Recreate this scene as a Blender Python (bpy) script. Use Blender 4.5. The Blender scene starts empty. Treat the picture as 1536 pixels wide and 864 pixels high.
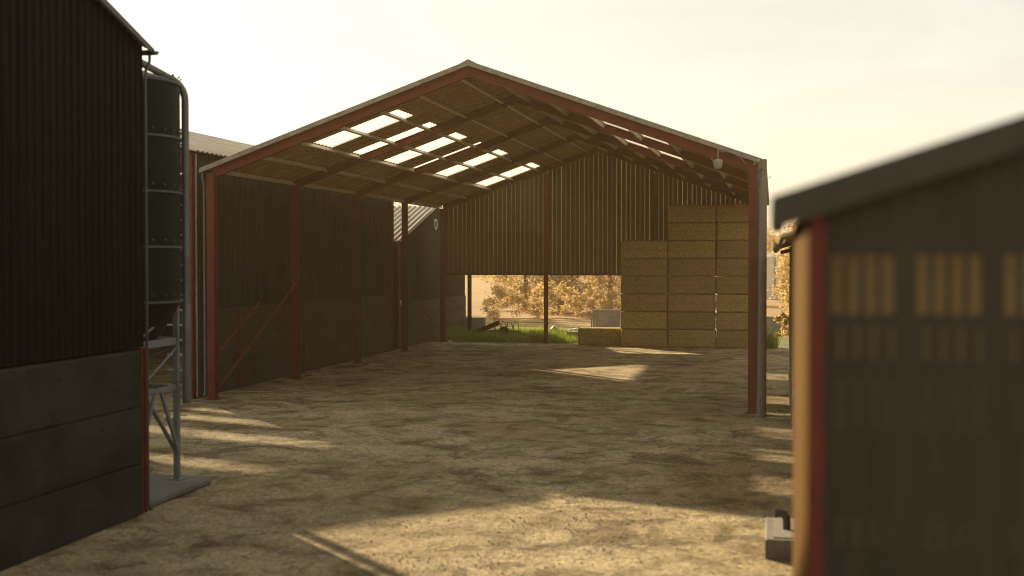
import bpy, bmesh, math, random
from mathutils import Vector, Matrix, noise
random.seed(7)
sc = bpy.context.scene
COL = sc.collection
V = Vector
R_ = math.radians

# ------------------------------------------------------------------ materials
def nn(nt, typ, **kw):
    n = nt.nodes.new(typ)
    for k, v in kw.items():
        setattr(n, k, v)
    return n

def base_mat(name):
    m = bpy.data.materials.new(name)
    m.use_nodes = True
    nt = m.node_tree
    return m, nt, nt.nodes['Principled BSDF']

def ramp(nt, fac, stops):
    r = nn(nt, 'ShaderNodeValToRGB')
    els = r.color_ramp.elements
    while len(els) < len(stops):
        els.new(0.5)
    for e, (p, c) in zip(els, stops):
        e.position = p
        e.color = (*c, 1) if len(c) == 3 else c
    nt.links.new(fac, r.inputs[0])
    return r.outputs[0]

def noise_tex(nt, vec, scale, detail=6, rough=0.6, dist=0.0):
    n = nn(nt, 'ShaderNodeTexNoise')
    n.inputs['Scale'].default_value = scale
    n.inputs['Detail'].default_value = detail
    n.inputs['Roughness'].default_value = rough
    n.inputs['Distortion'].default_value = dist
    nt.links.new(vec, n.inputs['Vector'])
    return n.outputs['Fac']

def position(nt, stretch=(1, 1, 1), coord='pos'):
    if coord == 'pos':
        g = nn(nt, 'ShaderNodeNewGeometry').outputs['Position']
    else:
        g = nn(nt, 'ShaderNodeTexCoord').outputs['Object']
    mp = nn(nt, 'ShaderNodeMapping')
    mp.inputs['Scale'].default_value = stretch
    nt.links.new(g, mp.inputs['Vector'])
    return mp.outputs[0]

def mixc(nt, fac, a, b, mode='MIX'):
    m = nn(nt, 'ShaderNodeMix', data_type='RGBA', blend_type=mode)
    for sock, val in ((m.inputs[0], fac), (m.inputs[6], a), (m.inputs[7], b)):
        if hasattr(val, 'is_output'):
            nt.links.new(val, sock)
        elif isinstance(val, (int, float)):
            sock.default_value = val
        else:
            sock.default_value = (*val, 1)
    return m.outputs[2]

def mathn(nt, op, a, b=0.0):
    m = nn(nt, 'ShaderNodeMath', operation=op)
    for sock, val in ((m.inputs[0], a), (m.inputs[1], b)):
        if hasattr(val, 'is_output'):
            nt.links.new(val, sock)
        else:
            sock.default_value = val
    return m.outputs[0]

def bump(nt, bsdf, height, dist, strength=1.0):
    b = nn(nt, 'ShaderNodeBump')
    b.inputs['Distance'].default_value = dist
    b.inputs['Strength'].default_value = strength
    nt.links.new(height, b.inputs['Height'])
    nt.links.new(b.outputs[0], bsdf.inputs['Normal'])

def weathered(name, c1, c2, scale=2.0, rough=0.7, metal=0.0, lo=0.35, hi=0.65, stretch=(1, 1, 1),
              bdist=0.0, bscale=40, spots=None, spec=0.5):
    m, nt, b = base_mat(name)
    p = position(nt, stretch)
    f = noise_tex(nt, p, scale, 8, 0.65, 0.3)
    c = ramp(nt, f, [(lo, c1), (hi, c2)])
    if spots:
        f2 = noise_tex(nt, p, scale * 4.3, 5, 0.6)
        k = ramp(nt, f2, [(0.58, (0, 0, 0)), (0.68, (1, 1, 1))])
        c = mixc(nt, k, c, spots)
    nt.links.new(c, b.inputs['Base Color'])
    b.inputs['Roughness'].default_value = rough
    b.inputs['Metallic'].default_value = metal
    b.inputs['Specular IOR Level'].default_value = spec
    if bdist:
        bump(nt, b, noise_tex(nt, position(nt), bscale, 5, 0.6), bdist)
    return m

M = {}
M['red'] = weathered('red_oxide_paint', (.175, .036, .024), (.105, .025, .018), 3, .7, spec=.2, spots=(.1, .05, .035), bdist=.004)
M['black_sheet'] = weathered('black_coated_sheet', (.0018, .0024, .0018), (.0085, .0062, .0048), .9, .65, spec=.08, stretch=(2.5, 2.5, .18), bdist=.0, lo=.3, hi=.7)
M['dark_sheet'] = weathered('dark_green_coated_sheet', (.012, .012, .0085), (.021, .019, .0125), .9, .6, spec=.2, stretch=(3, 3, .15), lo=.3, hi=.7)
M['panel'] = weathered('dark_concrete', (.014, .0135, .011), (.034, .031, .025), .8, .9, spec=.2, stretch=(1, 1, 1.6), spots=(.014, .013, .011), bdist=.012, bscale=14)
M['galv'] = weathered('galvanised_steel', (.70, .66, .58), (.45, .42, .36), 5, .5, .35, spots=(.17, .155, .13))
M['grey_pipe'] = weathered('grey_painted_steel', (.13, .135, .13), (.09, .094, .09), 3, .45, .2)
M['gutter'] = weathered('dark_grey_gutter', (.03, .03, .028), (.05, .048, .043), 3, .45)
M['roof'] = weathered('fibre_cement', (.31, .21, .10), (.22, .15, .074), .8, .9, stretch=(1, 2, 1), spots=(.12, .11, .07), bdist=.004)
def groove_shade(m, pitch, phase):
    # darker stripes painted along the corrugations in place of groove shade
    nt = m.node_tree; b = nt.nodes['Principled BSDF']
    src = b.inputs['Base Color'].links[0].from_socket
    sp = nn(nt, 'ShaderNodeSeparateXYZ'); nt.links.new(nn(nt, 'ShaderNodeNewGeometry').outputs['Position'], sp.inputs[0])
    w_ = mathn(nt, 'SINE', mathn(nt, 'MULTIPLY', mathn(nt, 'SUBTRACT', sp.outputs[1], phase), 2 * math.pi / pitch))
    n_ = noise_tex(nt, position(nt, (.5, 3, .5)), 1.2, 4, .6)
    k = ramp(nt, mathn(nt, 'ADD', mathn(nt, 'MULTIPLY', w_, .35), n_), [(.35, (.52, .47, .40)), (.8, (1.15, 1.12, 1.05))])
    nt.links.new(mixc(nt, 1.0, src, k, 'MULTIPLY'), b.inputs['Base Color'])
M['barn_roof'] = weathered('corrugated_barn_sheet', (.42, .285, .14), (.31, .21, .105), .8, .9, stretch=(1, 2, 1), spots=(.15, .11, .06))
groove_shade(M['barn_roof'], .333, 36.32)
M['roof_pale'] = weathered('pale_fibre_cement', (.42, .38, .31), (.28, .25, .2), .7, .75, spots=(.2, .19, .14), bdist=.004)
M['verge'] = weathered('weathered_verge', (.33, .30, .25), (.2, .18, .145), 4, .8, spots=(.12, .11, .085))
M['boards'] = weathered('brown_timber_boards', (.115, .08, .034), (.078, .054, .024), 2.0, .85, stretch=(6, 6, .35), bdist=.004, bscale=30)
M['silo'] = weathered('green_grp', (.004, .0075, .002), (.007, .011, .0032), 1.2, .55, spec=.12, stretch=(1.5, 1.5, .4))
M['silo_rim'] = weathered('pale_green_rim', (.06, .07, .045), (.04, .047, .03), 3, .5)
M['leg'] = weathered('blue_grey_paint', (.17, .18, .18), (.12, .128, .13), 3, .5)
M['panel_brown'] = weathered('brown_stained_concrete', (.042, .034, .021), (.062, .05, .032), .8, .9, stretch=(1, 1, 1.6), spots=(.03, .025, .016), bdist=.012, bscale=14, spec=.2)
M['slab'] = weathered('concrete_slab', (.16, .15, .12), (.11, .10, .08), 1.6, .9, spots=(.2, .18, .14), bdist=.008, bscale=22)
M['block'] = weathered('grey_concrete', (.27, .265, .25), (.18, .178, .165), 1.4, .9, spots=(.13, .13, .115), bdist=.01, bscale=14)
M['pole'] = weathered('weathered_pole', (.21, .19, .155), (.135, .12, .098), 2, .85, stretch=(8, 8, .5), bdist=.006, bscale=20)
M['white'] = weathered('white_plastic', (.66, .64, .58), (.52, .50, .45), 4, .4)
M['lampgrey'] = weathered('grey_lamp_plastic', (.30, .28, .24), (.24, .22, .19), 4, .5)
M['black_pl'] = weathered('black_plastic', (.018, .018, .018), (.03, .03, .028), 5, .4)
M['rust'] = weathered('rusted_iron', (.15, .062, .032), (.085, .042, .028), 5, .9, bdist=.006)
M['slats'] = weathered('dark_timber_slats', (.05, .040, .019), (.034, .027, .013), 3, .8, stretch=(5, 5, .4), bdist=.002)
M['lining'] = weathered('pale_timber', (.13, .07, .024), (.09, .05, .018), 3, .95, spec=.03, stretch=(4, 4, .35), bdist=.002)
M['fascia'] = weathered('grey_fascia', (.075, .068, .05), (.05, .046, .036), 3, .7, spec=.2)
M['stone'] = weathered('pale_stone', (.55, .52, .46), (.4, .38, .33), 3, .9, bdist=.02, bscale=10)
M['bark'] = weathered('bark', (.09, .07, .05), (.055, .045, .032), 6, .9, stretch=(3, 3, .6), bdist=.02, bscale=12)
M['tank'] = weathered('off_white_tank', (.66, .63, .55), (.55, .52, .46), 1, .5)

def leaf_mat(name, c1, c2, trans=.5, tcol=None):
    m, nt, b = base_mat(name)
    f = noise_tex(nt, position(nt), 1.1, 3, .6)
    c = ramp(nt, f, [(.35, c1), (.65, c2)])
    nt.links.new(c, b.inputs['Base Color'])
    b.inputs['Roughness'].default_value = .55
    t = nn(nt, 'ShaderNodeBsdfTranslucent')
    cc = mixc(nt, 1.0, c, tcol or (1.6, 1.5, .7), 'MULTIPLY')
    nt.links.new(cc, t.inputs['Color'])
    mx = nn(nt, 'ShaderNodeMixShader')
    mx.inputs[0].default_value = trans
    nt.links.new(b.outputs[0], mx.inputs[1]); nt.links.new(t.outputs[0], mx.inputs[2])
    nt.links.new(mx.outputs[0], nt.nodes['Material Output'].inputs['Surface'])
    return m
M['leaf'] = leaf_mat('tree_leaf', (.42, .32, .16), (.50, .39, .21), .66, (1.05, .95, .75))  # pale gold puts the golden distance haze into the leaf colour
M['leaf_dark'] = leaf_mat('bush_leaf', (.04, .075, .014), (.075, .11, .02))
M['grass'] = leaf_mat('grass_blade', (.10, .16, .022), (.19, .22, .05), .5)

def sheet_translucent(name, col, clear, tint=(1, 1, 1), through=.75):
    m, nt, b = base_mat(name)
    b.inputs['Base Color'].default_value = (*col, 1)
    b.inputs['Roughness'].default_value = .5
    t = nn(nt, 'ShaderNodeBsdfTranslucent'); t.inputs['Color'].default_value = (*col, 1)
    tr = nn(nt, 'ShaderNodeBsdfTransparent'); tr.inputs['Color'].default_value = (*tint, 1)
    m1 = nn(nt, 'ShaderNodeMixShader'); m1.inputs[0].default_value = through
    nt.links.new(b.outputs[0], m1.inputs[1]); nt.links.new(t.outputs[0], m1.inputs[2])
    m2 = nn(nt, 'ShaderNodeMixShader'); m2.inputs[0].default_value = clear
    nt.links.new(m1.outputs[0], m2.inputs[1]); nt.links.new(tr.outputs[0], m2.inputs[2])
    nt.links.new(m2.outputs[0], nt.nodes['Material Output'].inputs['Surface'])
    return m
M['skylight'] = sheet_translucent('clear_grp_sheet', (.8, .78, .7), .6)
M['amber'] = sheet_translucent('amber_light_sheet', (.74, .67, .48), .16, (1, .92, .74), .96)
M['strip'] = sheet_translucent('amber_grp_strip', (.36, .26, .09), .03)

def bale_mat():
    m, nt, b = base_mat('baled_straw')
    p = position(nt, (1, 1, 1), 'obj')
    pw = position(nt, (1.0, 1.0, 13))
    f1 = noise_tex(nt, pw, 5.0, 6, .7, .4)
    f2 = noise_tex(nt, position(nt, (1.6, 1.6, .7)), 16.0, 5, .75)
    c = ramp(nt, f1, [(.3, (.24, .165, .058)), (.5, (.46, .33, .12)), (.7, (.58, .43, .17))])
    c2 = ramp(nt, f2, [(.34, (.48, .44, .37)), (.52, (.92, .91, .88)), (.68, (1.35, 1.32, 1.2))])
    c = mixc(nt, 1.0, c, c2, 'MULTIPLY')
    # pressed flake seam half way up each bale
    sp = nn(nt, 'ShaderNodeSeparateXYZ'); nt.links.new(p, sp.inputs[0])
    zz = mathn(nt, 'ADD', sp.outputs[2], mathn(nt, 'MULTIPLY', noise_tex(nt, position(nt), 1.3, 3), .12))
    d = mathn(nt, 'ABSOLUTE', mathn(nt, 'SUBTRACT', zz, .50))
    k = ramp(nt, d, [(.0, (1, 1, 1)), (.05, (0, 0, 0))])
    c = mixc(nt, mathn(nt, 'MULTIPLY', k, .22), c, (.1, .07, .025))
    oi = nn(nt, 'ShaderNodeObjectInfo')
    c = mixc(nt, 1.0, c, ramp(nt, oi.outputs['Random'], [(0, (.78, .76, .72)), (.5, (1, .98, .93)), (1, (1.12, 1.12, 1.05))]), 'MULTIPLY')
    nt.links.new(c, b.inputs['Base Color'])
    b.inputs['Roughness'].default_value = .9
    bump(nt, b, mathn(nt, 'ADD', f1, f2), .05)
    return m
M['straw'] = bale_mat()

def yard_mat():
    m, nt, b = base_mat('dirty_yard_surface')
    p = position(nt)
    big = noise_tex(nt, p, .22, 6, .6, .4)
    mid = noise_tex(nt, p, .85, 12, .66, .5)
    crust = noise_tex(nt, position(nt, (1, 1, 1)), .48, 14, .68, 1.1)
    crack = noise_tex(nt, p, .75, 10, .55, 1.6)
    fine = noise_tex(nt, p, 9, 8, .72)
    grit = noise_tex(nt, p, 45, 4, .65)
    c = ramp(nt, big, [(.35, (.33, .255, .146)), (.5, (.425, .345, .208)), (.65, (.52, .435, .28))])
    c2 = ramp(nt, mid, [(.34, (.46, .41, .32)), (.43, (.78, .75, .69)), (.49, (1, 1, 1)), (.62, (1.22, 1.21, 1.13))])
    c = mixc(nt, 1.0, c, c2, 'MULTIPLY')
    k = ramp(nt, crust, [(.565, (0, 0, 0)), (.60, (1, 1, 1))])
    c = mixc(nt, mathn(nt, 'MULTIPLY', k, .6), c, (.135, .095, .046))
    fl = noise_tex(nt, p, 1.9, 10, .7, .8)
    c = mixc(nt, 1.0, c, ramp(nt, fl, [(.36, (.66, .62, .54)), (.44, (1, 1, 1)), (.58, (1, 1, 1)), (.66, (1.38, 1.36, 1.25))]), 'MULTIPLY')
    msk = ramp(nt, big, [(.44, (0, 0, 0)), (.54, (1, 1, 1))])
    for src, lv, wd, am in ((crack, .5, .012, .85), (crust, .567, .014, .7)):
        d = mathn(nt, 'ABSOLUTE', mathn(nt, 'SUBTRACT', src, lv))
        e = ramp(nt, d, [(.0, (1, 1, 1)), (wd, (0, 0, 0))])
        if src is crack:
            e = mathn(nt, 'MULTIPLY', e, msk)
        c = mixc(nt, mathn(nt, 'MULTIPLY', e, am), c, (.055, .040, .022))
    g = ramp(nt, fine, [(.32, (.45, .42, .36)), (.47, (1, 1, 1)), (.66, (1.45, 1.4, 1.3))])
    c = mixc(nt, 1.0, c, g, 'MULTIPLY')
    g2 = ramp(nt, grit, [(.36, (.5, .47, .43)), (.5, (1, 1, 1)), (.66, (1.5, 1.46, 1.38))])
    c = mixc(nt, 1.0, c, g2, 'MULTIPLY')
    nt.links.new(c, b.inputs['Base Color'])
    b.inputs['Roughness'].default_value = .92
    b.inputs['Specular IOR Level'].default_value = .2
    h = mathn(nt, 'SUBTRACT', mathn(nt, 'MULTIPLY', mid, 1.2), mathn(nt, 'MULTIPLY', k, .12))
    h = mathn(nt, 'ADD', h, mathn(nt, 'MULTIPLY', fine, .52))
    h = mathn(nt, 'ADD', h, mathn(nt, 'MULTIPLY', grit, .08))
    bump(nt, b, h, .28)
    return m
M['yard'] = yard_mat()

def field_mat():
    m, nt, b = base_mat('dry_field')
    p = position(nt)
    f = noise_tex(nt, position(nt, (.02, .06, 1)), 1.0, 6, .6)
    c = ramp(nt, f, [(.35, (.33, .20, .075)), (.55, (.29, .18, .066)), (.7, (.24, .155, .058))])
    g = noise_tex(nt, p, 4, 6, .7)
    c = mixc(nt, 1.0, c, ramp(nt, g, [(.3, (.6, .6, .55)), (.6, (1.1, 1.1, 1.05))]), 'MULTIPLY')
    nt.links.new(c, b.inputs['Base Color'])
    b.inputs['Roughness'].default_value = .95
    bump(nt, b, g, .08)
    return m
M['field'] = field_mat()
M['turf'] = weathered('rough_turf', (.07, .105, .02), (.12, .13, .04), 1.5, .95, bdist=.05, bscale=8)

# ------------------------------------------------------------------ mesh builder
class MB:
    def __init__(s):
        s.v = []; s.f = []; s.smooth = False
    def add(s, vs, fs):
        o = len(s.v)
        s.v += [tuple(v) for v in vs]
        s.f += [tuple(i + o for i in f) for f in fs]
        return s
    def box(s, x0, x1, y0, y1, z0, z1, ch=0.0):
        if ch:
            return s.chamfer_box(x0, x1, y0, y1, z0, z1, ch)
        vs = [(x, y, z) for x in (x0, x1) for y in (y0, y1) for z in (z0, z1)]
        return s.add(vs, [(0, 1, 3, 2), (4, 6, 7, 5), (0, 4, 5, 1), (2, 3, 7, 6), (0, 2, 6, 4), (1, 5, 7, 3)])
    def chamfer_box(s, x0, x1, y0, y1, z0, z1, c):
        bm = bmesh.new()
        bmesh.ops.create_cube(bm, size=1)
        for v in bm.verts:
            v.co = V(((x0 + x1) / 2 + v.co.x * (x1 - x0), (y0 + y1) / 2 + v.co.y * (y1 - y0), (z0 + z1) / 2 + v.co.z * (z1 - z0)))
        bmesh.ops.bevel(bm, geom=bm.edges[:], offset=c, segments=1, affect='EDGES')
        bm.verts.index_update()
        s.add([v.co[:] for v in bm.verts], [[v.index for v in f.verts] for f in bm.faces])
        bm.free(); return s
    def extrude(s, poly, vec):
        n = len(poly); vec = V(vec)
        vs = [V(p) for p in poly] + [V(p) + vec for p in poly]
        fs = [tuple(range(n))[::-1], tuple(range(n, 2 * n))]
        fs += [(i, (i + 1) % n, n + (i + 1) % n, n + i) for i in range(n)]
        return s.add(vs, fs)
    def section(s, p0, p1, prof, up=(0, 0, 1)):
        # sweep a 2-D profile (a along the side axis, b along the up axis) from p0 to p1
        p0, p1 = V(p0), V(p1)
        d = (p1 - p0).normalized(); u = V(up)
        side = d.cross(u).normalized(); u = side.cross(d).normalized()
        return s.extrude([p0 + side * a + u * b for a, b in prof], p1 - p0)
    def beam(s, p0, p1, w, h, up=(0, 0, 1)):
        return s.section(p0, p1, [(-w / 2, -h / 2), (w / 2, -h / 2), (w / 2, h / 2), (-w / 2, h / 2)], up)
    def ibeam(s, p0, p1, w, h, up=(0, 0, 1), tf=.022, tw=.016):
        a, b = w / 2, h / 2
        return s.section(p0, p1, [(-a, -b), (a, -b), (a, -b + tf), (tw, -b + tf), (tw, b - tf), (a, b - tf), (a, b), (-a, b), (-a, b - tf), (-tw, b - tf), (-tw, -b + tf), (-a, -b + tf)], up)
    def tube(s, pts, r, n=10, cap=True):
        pts = [V(p) for p in pts]
        rr = r if isinstance(r, (list, tuple)) else [r] * len(pts)
        o = len(s.v); prev = None
        for i, p in enumerate(pts):
            d = (pts[min(i + 1, len(pts) - 1)] - pts[max(i - 1, 0)]).normalized()
            if prev is None:
                a = V((0, 0, 1)) if abs(d.z) < .9 else V((1, 0, 0))
                side = d.cross(a).normalized()
            else:
                side = (prev - d * prev.dot(d)).normalized()
            prev = side
            up = side.cross(d)
            for k in range(n):
                t = 2 * math.pi * k / n
                s.v.append(tuple(p + (side * math.cos(t) + up * math.sin(t)) * rr[i]))
        for i in range(len(pts) - 1):
            for k in range(n):
                a = o + i * n + k; b = o + i * n + (k + 1) % n
                s.f.append((a, b, b + n, a + n))
        if cap:
            s.f.append(tuple(range(o, o + n))[::-1]); e = o + (len(pts) - 1) * n
            s.f.append(tuple(range(e, e + n)))
        return s
    def lathe(s, c, prof, n=32):
        o = len(s.v)
        for r, z in prof:
            for k in range(n):
                t = 2 * math.pi * k / n
                s.v.append((c[0] + r * math.cos(t), c[1] + r * math.sin(t), c[2] + z))
        for i in range(len(prof) - 1):
            for k in range(n):
                a = o + i * n + k; b = o + i * n + (k + 1) % n
                s.f.append((a, b, b + n, a + n))
        s.f.append(tuple(range(o, o + n))[::-1]); e = o + (len(prof) - 1) * n
        s.f.append(tuple(range(e, e + n)))
        return s

ORG = {}
def link_mesh(mb, name, mat, parent=None, smooth=False, origin=None):
    xs = [v[0] for v in mb.v]; ys = [v[1] for v in mb.v]; zs = [v[2] for v in mb.v]
    if origin is None:
        origin = ((min(xs) + max(xs)) / 2, (min(ys) + max(ys)) / 2, min(zs))
    origin = V(origin)
    me = bpy.data.meshes.new(name)
    me.from_pydata([tuple(V(v) - origin) for v in mb.v], [], mb.f)
    me.materials.append(mat)
    if smooth:
        me.polygons.foreach_set('use_smooth', [True] * len(me.polygons))
        try:
            me.set_sharp_from_angle(angle=R_(40))
        except Exception:
            pass
    me.update()
    o = bpy.data.objects.new(name, me)
    COL.objects.link(o)
    ORG[o] = origin
    if parent is not None:
        o.parent = parent
        o.location = origin - ORG[parent]
    else:
        o.location = origin
    return o

def tag(o, label=None, cat=None, group=None, kind=None):
    for k, v in (('label', label), ('category', cat), ('group', group), ('kind', kind)):
        if v:
            o[k] = v
    return o

def thing(name, loc, label, cat, group=None):
    o = bpy.data.objects.new(name, None)
    o.empty_display_size = .5
    o.location = loc
    COL.objects.link(o)
    ORG[o] = V(loc)
    return tag(o, label, cat, group)

# corrugation helpers: list of (u, offset) along a run
def box_profile(u0, u1, pitch, depth):
    out = []; u = u0
    while u < u1 - 1e-6:
        for a, d in ((0, 0), (.50, 0), (.62, depth), (.88, depth)):
            if u + a * pitch < u1:
                out.append((u + a * pitch, d))
        u += pitch
    out.append((u1, 0)); return out

def sine_profile(u0, u1, pitch, depth, n=6):
    k = max(1, round((u1 - u0) / pitch)); p = (u1 - u0) / k
    return [(u0 + p * i / n, depth * .5 * (1 - math.cos(2 * math.pi * i / n))) for i in range(k * n + 1)]

def wall_sheet(axis, const, sign, prof, z0, ztop):
    """vertical corrugated sheet in the plane <other axis> = const, its ribs stand out along sign"""
    mb = MB(); fs = []; vs = []
    for i, (u, d) in enumerate(prof):
        w = const + sign * d
        zt = ztop(u) if callable(ztop) else ztop
        zb = z0(u) if callable(z0) else z0
        for z in (zb, zt):
            vs.append((u, w, z) if axis == 'x' else (w, u, z))
        if i:
            fs.append((2 * i - 2, 2 * i, 2 * i + 1, 2 * i - 1))
    return mb.add(vs, fs)

def roof_sheet(run, prof, p_eave, p_ridge, holes=(), cut=(0, 1)):
    """corrugated roof slope. run: axis along the ridge ('x' or 'y'); prof: (u, lift);
    p_eave / p_ridge: (w, z) of the slope's ends; holes: list of (u0, u1) cut out between the slope fractions cut."""
    a, b = V((p_eave[0], p_eave[1])), V((p_ridge[0], p_ridge[1]))
    d = (b - a).normalized(); nrm = V((-d.y, d.x))
    if nrm.y < 0: nrm = -nrm
    main, light = MB(), []
    ts = (0, cut[0], cut[1], 1) if holes else (0, 1)
    light = [MB() for h in holes]
    def pt(u, lift, t):
        q = a + (b - a) * t + nrm * lift
        return (q.x, u, q.y) if run == 'y' else (u, q.x, q.y)
    for (u, l), (u2, l2) in zip(prof, prof[1:]):
        for k in range(len(ts) - 1):
            tgt = main
            if holes and k == 1:
                for h, L in zip(holes, light):
                    if h[0] <= (u + u2) / 2 <= h[1]:
                        tgt = L
            tgt.add([pt(u, l, ts[k]), pt(u2, l2, ts[k]), pt(u2, l2, ts[k + 1]), pt(u, l, ts[k + 1])], [(0, 1, 2, 3)])
    return main, light

# ------------------------------------------------------------------ ground
g = MB()
g.add([(-900, -300, -.004), (900, -300, -.004), (900, 1200, -.004), (-900, 1200, -.004)], [(0, 1, 2, 3)])
tag(link_mesh(g, 'ground', M['field']), 'dry straw coloured field reaching to the hazy horizon', 'ground', kind='structure')

def ragged_sheet(x0, x1, y0, y1, z, amp, step=.6):
    top = [(x, y1 + amp * (noise.noise((x * .7, 3.1, z)) + .6 * noise.noise((x * 2.3, 9.1, z)))) for x in [x0 + i * step for i in range(int((x1 - x0) / step) + 1)]]
    pts = [(x0, y0, z), (top[-1][0], y0, z)] + [(a, b, z) for a, b in reversed(top)]
    mb = MB()
    n = len(top)
    vs = [(a, y0, z) for a, b in top] + [(a, b, z) for a, b in top]
    return mb.add(vs, [(i, i + 1, n + i + 1, n + i) for i in range(n - 1)])
tag(link_mesh(ragged_sheet(-60, 40, 64.0, 71.5, .0, 1.2), 'turf', M['turf']), 'rough green turf behind the open barn', 'turf', kind='structure')
tag(link_mesh(ragged_sheet(-60, 45, -25, 64.1, .004, .35), 'yard', M['yard']), 'brown dirty concrete farmyard with crusts and cracks', 'yard', kind='structure')

# ------------------------------------------------------------------ main open barn
BX0, BX1, BXR = -17.70, -.33, -9.0        # eaves and ridge
BZE, BZR = 7.27, 10.35
BM = (BZR - BZE) / (BXR - BX0)
BYF, BYB = 36.5, 64.5
FR = [36.5, 43.5, 50.5, 57.5, 64.5]
def broof(x):
    return BZR - BM * abs(x - BXR)
barn = thing('open_barn', (-9, 50.5, 0), 'tall open-fronted barn with red steel frame and patterned skylights in its pitched roof', 'barn')
def part(mb, name, mat, parent, smooth=False):
    return link_mesh(mb, name, mat, parent, smooth)
CX = (-17.4, -.58)
for y in FR:
    for cx in CX:
        mb = MB()
        top = broof(cx) - .20
        mb.ibeam((cx, y, 0.02), (cx, y, top), .25, .25, up=(0, 1, 0))
        mb.box(cx - .19, cx + .19, y - .19, y + .19, .003, .025)
        part(mb, 'column', M['red'], barn)
    for sx in (-1, 1):
        xe = CX[0] if sx < 0 else CX[1]
        off = .19 if y == BYF else .15
        mb = MB()
        xs = xe + .02 * -sx
        mb.ibeam((xs, y, broof(xs) - off), (BXR - sx * -.004, y, BZR - off), .18, .34 if y == BYF else .265, tf=.022)
        part(mb, 'rafter', M['red'], barn)
for gx in (-11.75, -6.1):
    mb = MB(); mb.ibeam((gx, 64.5, .02), (gx, 64.5, broof(gx) - .46), .2, .2, up=(0, 1, 0))
    mb.box(gx - .16, gx + .16, 64.34, 64.66, .003, .022)
    part(mb, 'gable_post', M['red'], barn)
PXL = [-17.45, -16.13, -14.86, -13.53, -12.2, -10.9, -9.55]
PXR = [2 * BXR - x for x in PXL]
for i in range(4):
    y0, y1 = FR[i] + .11, FR[i + 1] - .11
    for x in PXL + PXR:
        s = 1 if x < BXR else -1
        z = broof(x) - .015
        mb = MB()
        dn = V((s * BM, 0, -1)).normalized(); al = V((1, 0, s * BM)).normalized() * s
        # Z section: web plus two lips
        c = V((x, y0, z)); L = V((0, y1 - y0, 0)); h = .15
        web = [c - al * .012, c + al * .012, c + al * .012 + dn * h, c - al * .012 + dn * h]
        mb.extrude(web, L)
        lip = [c + al * .012 + dn * (h - .02), c + al * .075 + dn * (h - .02), c + al * .075 + dn * h, c + al * .012 + dn * h]
        mb.extrude(lip, L)
        lip = [c - al * .075, c - al * .012, c - al * .012 + dn * .02, c - al * .075 + dn * .02]
        mb.extrude(lip, L)
        part(mb, 'purlin', M['galv'], barn)
prof = box_profile(BYF - .18, BYB + .25, .333, .06)
def tfrac(x, xe):
    return (x - xe) / (BXR - xe)
SKL = [(38.7, 40.45), (42.55, 44.1), (46.25, 48.0), (50.2, 51.3), (53.7, 55.8), (61.3, 63.9)]
main, lights = roof_sheet('y', prof, (BX0, BZE), (BXR - .01, BZR), SKL, (tfrac(-14.83, BX0), tfrac(-11.93, BX0)))
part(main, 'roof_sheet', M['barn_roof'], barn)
for L in lights:
    part(L, 'skylight', M['skylight'], barn, True)
SKR = [(38.7, 40.45), (41.2, 43.3), (46.2, 47.9), (48.5, 50.3)]
main, lights = roof_sheet('y', prof, (BX1, BZE), (BXR + .01, BZR), SKR, (tfrac(-3.55, BX1), tfrac(-6.05, BX1)))
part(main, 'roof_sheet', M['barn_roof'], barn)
for L in lights:
    part(L, 'skylight', M['skylight'], barn, True)
for xe in (BX0, BX1):
    s = 1 if xe < BXR else -1
    mb = MB()
    for yy in (BYF - .215,):
        a = V((xe - s * .02, yy, BZE + .045)); b = V((BXR, yy, BZR + .055))
        mb.extrude([a, b, b - V((0, 0, .125)), a - V((0, 0, .125))], (0, .03, 0))
        a2 = a + V((0, .0305, .012)); b2 = b + V((0, .0305, .012))
        mb.extrude([a + V((0, 0, .003)), b + V((0, 0, .003)), b + V((0, 0, .022)), a + V((0, 0, .022))], (0, .22, 0))
    part(mb, 'verge_board', M['verge'], barn)
mb = MB()
mb.extrude([(BXR - .3, BYF - .2, BZR - .3 * BM + .075), (BXR, BYF - .2, BZR + .085), (BXR + .3, BYF - .2, BZR - .3 * BM + .075), (BXR, BYF - .2, BZR + .125)], (0, 28.45, 0))
part(mb, 'ridge_cap', M['roof_pale'], barn)
def gutter(x, y0, y1, z, r=.075, axis='y'):
    mb = MB(); n = 8
    outer = [(r * math.cos(math.pi + math.pi * i / n), r * math.sin(math.pi + math.pi * i / n)) for i in range(n + 1)]
    inner = [((r - .012) * math.cos(2 * math.pi - math.pi * i / n), (r - .012) * math.sin(2 * math.pi - math.pi * i / n)) for i in range(n + 1)]
    prof = outer + inner
    if axis == 'y':
        return mb.extrude([(x + a, y0, z + b) for a, b in prof], (0, y1 - y0, 0))
    return mb.extrude([(y0, x + a, z + b) for a, b in prof], (y1 - y0, 0, 0))
part(gutter(BX0 - .03, BYF - .1, BYB + .2, BZE - .005), 'gutter', M['gutter'], barn, True)
part(gutter(BX1 + .05, BYF - .1, BYB + .2, BZE - .005), 'gutter', M['gutter'], barn, True)
part(MB().tube([(BX0 - .03, BYF + .03, BZE - .07), (BX0 - .03, BYF + .03, 7.0), (-17.68, BYF + .03, 6.8), (-17.68, BYF + .03, .25), (-17.66, BYF - .08, .12)], .042), 'downpipe', M['grey_pipe'], barn, True)
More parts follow.
